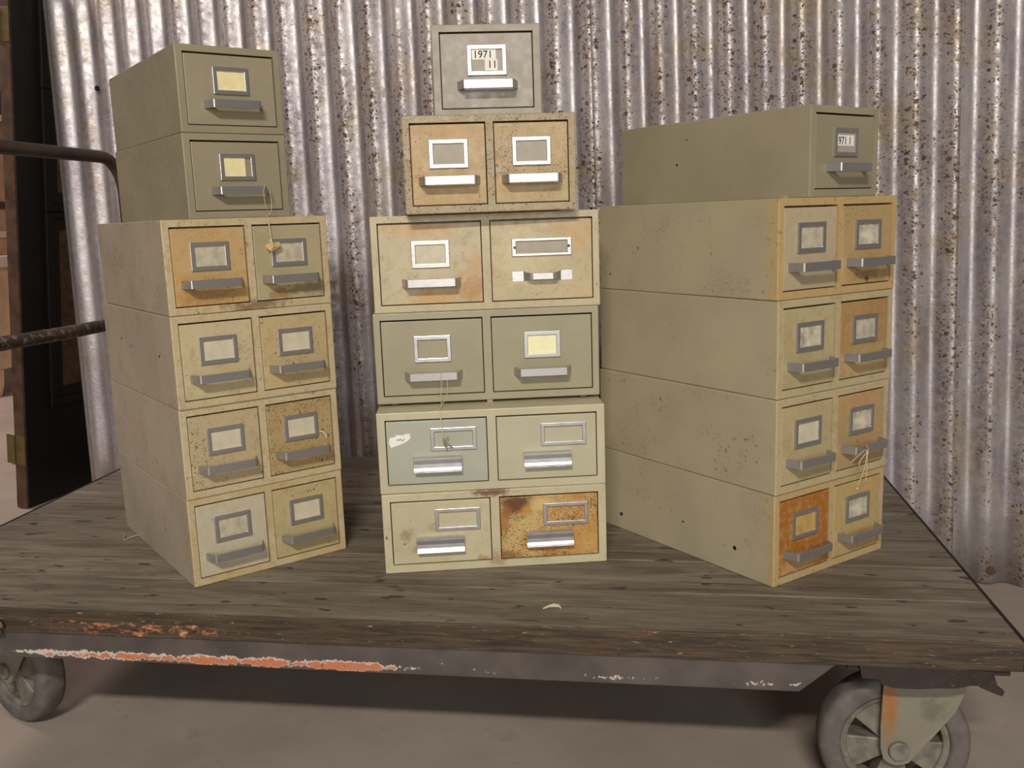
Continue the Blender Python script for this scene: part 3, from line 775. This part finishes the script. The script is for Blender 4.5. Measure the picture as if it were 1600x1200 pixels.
# ------------------------------------------------------------------ corrugated sheets (the wall)
WA = math.atan(-.165); wd = Vector((math.cos(WA), math.sin(WA), 0)); wn = Vector((math.sin(WA), -math.cos(WA), 0)) # toward viewer
up = Vector((-.018, .045, 1)); O = Vector((0, 1.0, 0))
def s_of(x, z=.5): return (x+.018*z)/wd.x
def sheet(name, s0, s1, z0, z1, off, phase, seed, heavy, amp=.0095, shear=0, pitch=.0762):
    bm = bmesh.new(); uvl = bm.loops.layers.uv.new('UVMap')
    n = max(8, int((s1-s0)/.0762*14)); zs = [z0 + (z1-z0)*k/10 for k in range(11)]
    V = []; rng = random.Random(seed)
    for i in range(n+1):
        s = s0 + (s1-s0)*i/n; c = []
        for z in zs:
            d = off + amp*math.sin(2*math.pi*s/pitch + phase)
            zz = z + (.004*math.sin(s*9+seed) if z == z0 else 0)
            p = O + wd*(s + shear*z) + up*zz + wn*d
            c.append((bm.verts.new(p), (s, zz)))
        V.append(c)
    for i in range(n):
        for k in range(10):
            q = (V[i][k],V[i+1][k],V[i+1][k+1],V[i][k+1])
            f = bm.faces.new([a[0] for a in q]); f.smooth = True
            for lp, a in zip(f.loops, q): lp[uvl].uv = a[1]
    me = bpy.data.meshes.new(name); bm.to_mesh(me); bm.free()
    me.materials.append(mat_galv(seed, heavy, pitch, phase))
    o = bpy.data.objects.new(name, me); COL.objects.link(o)
    m = o.modifiers.new('thickness', 'SOLIDIFY'); m.thickness = .0009; m.offset = 0
    struct(o); return o
PH = (-.135, -.68, -.68)
sl = sheet('wall_back_left', s_of(-1.690), s_of(-.1375), .012, 1.58, .004, PH[0], 2.3, .85, shear=.004, pitch=.0802)
sm = sheet('wall_back', s_of(-.165), s_of(.628), .010, 1.58, -.001, PH[1], 7.9, 1.0)
sr = sheet('wall_back_right', s_of(.585), s_of(1.75), .008, 1.58, -.006, PH[2], 4.1, .8)
def wall_pt(x, z, d): 
    s = s_of(x, z); return O + wd*s + up*z + wn*d
def wnail(parent, x, z, r, name='nail', d=.012, mat=None):
    bm = bmesh.new(); cyl(bm, wall_pt(x, z, d), wn, r, .004, 14)
    return obj(name, bm, mat or M_HOLE, parent, bevel=.001, seg=2)
wnail(sl, -1.525, 1.215, .0075, 'nail_hole', .0135)
wnail(sl, -.152, .84, .0035, 'nail', .015)
wnail(sm, -.02, .90, .0030, 'nail', .010)
wnail(sr, .712, .035, .0090, 'wall_screw', .008, simple('rusty brown screw head', (96,66,44), .6, .3))

# ------------------------------------------------------------------ floor and far walls
def mat_floor():
    t = NT('dusty concrete floor', .7); v = t.map()
    c = t.mix(t.ramp(t.noise(v, 2.2, 6, .65), .3, .7), lin((156,142,130)), lin((177,163,151)))
    c = t.mix(t.math('MULTIPLY', t.ramp(t.noise(v, 9, 4, .6), .6, .72), .25), c, lin((112,100,86)))
    c = t.mix(t.math('MULTIPLY', t.ramp(t.noise(v, 38, 3, .6), .70, .76), .35), c, lin((100,88,74)))
    t.col(c); t.bump(t.noise(v, 60, 5), .15, .002); return t.m
bm = bmesh.new(); box(bm, -7, 5, -6, 6, -.05, 0)
struct(obj('floor', bm, mat_floor()))
bm = bmesh.new(); box(bm, -7, 5, 6, 6.1, 0, 3.6)
struct(obj('wall_far', bm, simple('whitewashed wall', (226,214,204), .8, var=.06, scale=3)))

# ------------------------------------------------------------------ black panelled door leaning behind the sheets
door = thing('panelled_door', 'old black panelled door with brown panels standing on end behind the corrugated sheets', 'door', (-1.905, 1.283, 0), R(80.2))
door.rotation_euler = (R(6.6), 0, R(80.2))
M_BLACK = simple('chipped black door paint', (13,11,10), .5, var=.3, scale=20)
M_BROWN = simple('bare brown wood', (92,66,46), .7, var=.35, scale=18)
bm = bmesh.new(); box(bm, .006, .80, 0, .040, 0, 1.55); obj('door_slab', bm, M_BLACK, door, bevel=.002)
bm = bmesh.new(); box(bm, 0, .0065, .001, .039, 0, 1.55); obj('door_edge', bm, M_BROWN, door)
for z0, z1 in ((.36,.84),(.95,1.19),(1.30,1.46)):
    bm = bmesh.new()
    ring(bm, (.100,.70,z0-.06,z1+.06), (.125,.675,z0-.035,z1+.035), -.010, .001)
    ring(bm, (.125,.675,z0-.035,z1+.035), (.150,.65,z0,z1), -.005, .001)
    mo = obj('moulding', bm, M_BLACK, door, bevel=.002)
    bm = bmesh.new(); box(bm, .150, .65, -.003, .001, z0, z1); obj('door_panel', bm, simple('brown stained panel', (84,58,34), .6, var=.3), door, bevel=.001)
for z in (.184, 1.400):
    bm = bmesh.new(); box(bm, -.0025, 0, -.001, .034, z-.045, z+.045); cyl(bm, (-.004, .040, z), (0,0,1), .0055, .09, 12)
    box(bm, -.0025, 0, .040, .068, z-.045, z+.045)
    obj('hinge', bm, simple('tarnished brass', (122,104,64), .5, .4), door, bevel=.0006)

# ------------------------------------------------------------------ furniture seen past the door, far left
FX, FY = -3.9, 3.0
M_PEACH = simple('peach painted wood', (232,190,152), .6, var=.12, scale=8)
M_PINK = simple('pale pink painted wood', (240,216,202), .5, var=.06, scale=8)
M_TERRA = simple('terracotta stained wood', (186,128,96), .6, var=.25, scale=10)
M_TAN = simple('orange tan wood', (222,170,130), .6, var=.15, scale=8)
M_DBR = simple('dark brown wood', (92,62,50), .6, var=.3, scale=12)
sb = thing('sideboard', 'peach painted wooden sideboard on carved feet, far left behind the cart', 'sideboard', (FX, FY, 0))
bm = bmesh.new(); box(bm, -.55, .55, .02, .45, .14, .66); obj('carcass', bm, M_PEACH, sb, bevel=.004)
bm = bmesh.new(); box(bm, -.58, .58, 0, .47, .66, .72); obj('top', bm, M_PINK, sb, bevel=.006)
bm = bmesh.new(); box(bm, -.56, .56, .006, .02, .585, .60); box(bm, -.56, .56, .006, .02, .53, .545); obj('moulding', bm, M_TERRA, sb)
for x in (-.27, .27):
    bm = bmesh.new(); ring(bm, (x-.24,x+.24,.17,.51), (x-.225,x+.225,.185,.495), .012, .021); obj('door_frame', bm, M_TERRA, sb)
for x in (-.50, .50):
    for y in (.06, .40):
        bm = bmesh.new(); s = 1 if x < 0 else -1
        P = [(-.06,.14),(.10,.14),(.06,.10),(.045,.05),(.03,0),(-.03,0),(-.05,.06)]
        A = [bm.verts.new((x+s*a, y-.03, b)) for a, b in P]; B = [bm.verts.new((x+s*a, y+.03, b)) for a, b in P]
        for i in range(7): bm.faces.new((A[i],A[(i+1)%7],B[(i+1)%7],B[i]))
        bm.faces.new(A); bm.faces.new(B); obj('foot', bm, M_PEACH, sb)
def crate(label, z0, z1, mt, mt2, dx=0):
    c = thing('wooden_chest', label, 'chest', (FX+dx, FY+.02, z0))
    h = z1-z0
    bm = bmesh.new(); box(bm, -.52, .52, .01, .42, 0, h-.035); obj('chest_body', bm, mt, c, bevel=.003)
    bm = bmesh.new(); box(bm, -.535, .535, 0, .43, h-.035, h); obj('lid', bm, mt2, c, bevel=.004)
    bm = bmesh.new(); box(bm, -.40, .40, .004, .011, .03, h-.06); obj('front_panel', bm, mt, c, bevel=.002)
crate('tan wooden chest with a pale lid directly on the peach sideboard', .72, .845, M_TAN, M_PINK)
crate('brown-lidded wooden chest, second above the sideboard', .845, .995, M_TAN, M_DBR)
crate('orange tan chest with pale pink lid in the pile on the sideboard', .995, 1.30, M_TAN, M_PINK)
crate('terracotta chest with dark brown lid high in the pile on the sideboard', 1.30, 1.44, M_TERRA, M_PINK)
crate('dark brown chest near the top of the pile on the sideboard', 1.44, 1.56, M_DBR, M_DBR)
crate('terracotta chest topping the pile on the sideboard', 1.56, 1.68, M_TERRA, M_PINK)

# ------------------------------------------------------------------ light
def area(name, loc, target, sx, sy, power, col):
    l = bpy.data.lights.new(name, 'AREA'); l.shape = 'RECTANGLE'; l.size = sx; l.size_y = sy; l.energy = power; l.color = col
    o = bpy.data.objects.new(name, l); COL.objects.link(o); o.location = loc
    o.rotation_euler = (Vector(target)-Vector(loc)).to_track_quat('-Z', 'Y').to_euler(); return o
area('ceiling_tube_light', (.0,-3.6,3.15), (-.3,.3,.6), 1.0, .16, 215, (1,.94,.855))
area('doorway_daylight', (1.15,-4.7,1.45), (-.25,.25,.95), 1.3, 1.5, 135, (1,.97,.94))
area('left_room_light', (-3.8,1.0,3.0), (-3.9,3.0,.9), .8, .8, 160, (1,.82,.76))
w = bpy.data.worlds.new('World'); sc.world = w; w.use_nodes = True
w.node_tree.nodes['Background'].inputs[0].default_value = (.95,.90,.88,1); w.node_tree.nodes['Background'].inputs[1].default_value = .095

# ------------------------------------------------------------------ camera
cam = bpy.data.cameras.new('camera'); co = bpy.data.objects.new('camera', cam); COL.objects.link(co)
cam.sensor_width = 36; cam.lens = 36*1446.77/1600; cam.clip_start = .01
r_ = Vector((0.98760418,0.15327938,-0.03381428)); u_ = Vector((0.00566214,0.18049651,0.98355933)); f_ = Vector((-0.15686272,0.97155877,-0.17739122))
m = Matrix((( r_.x,u_.x,-f_.x,0),(r_.y,u_.y,-f_.y,-1.1657),(r_.z,u_.z,-f_.z,.547+ZD),(0,0,0,1)))
co.matrix_world = m
sc.camera = co
vs = sc.view_settings; vs.view_transform = 'Standard'; vs.look = 'None'; vs.exposure = -0.80; vs.gamma = 1.0
try: vs.use_curve_mapping = False
except Exception: pass
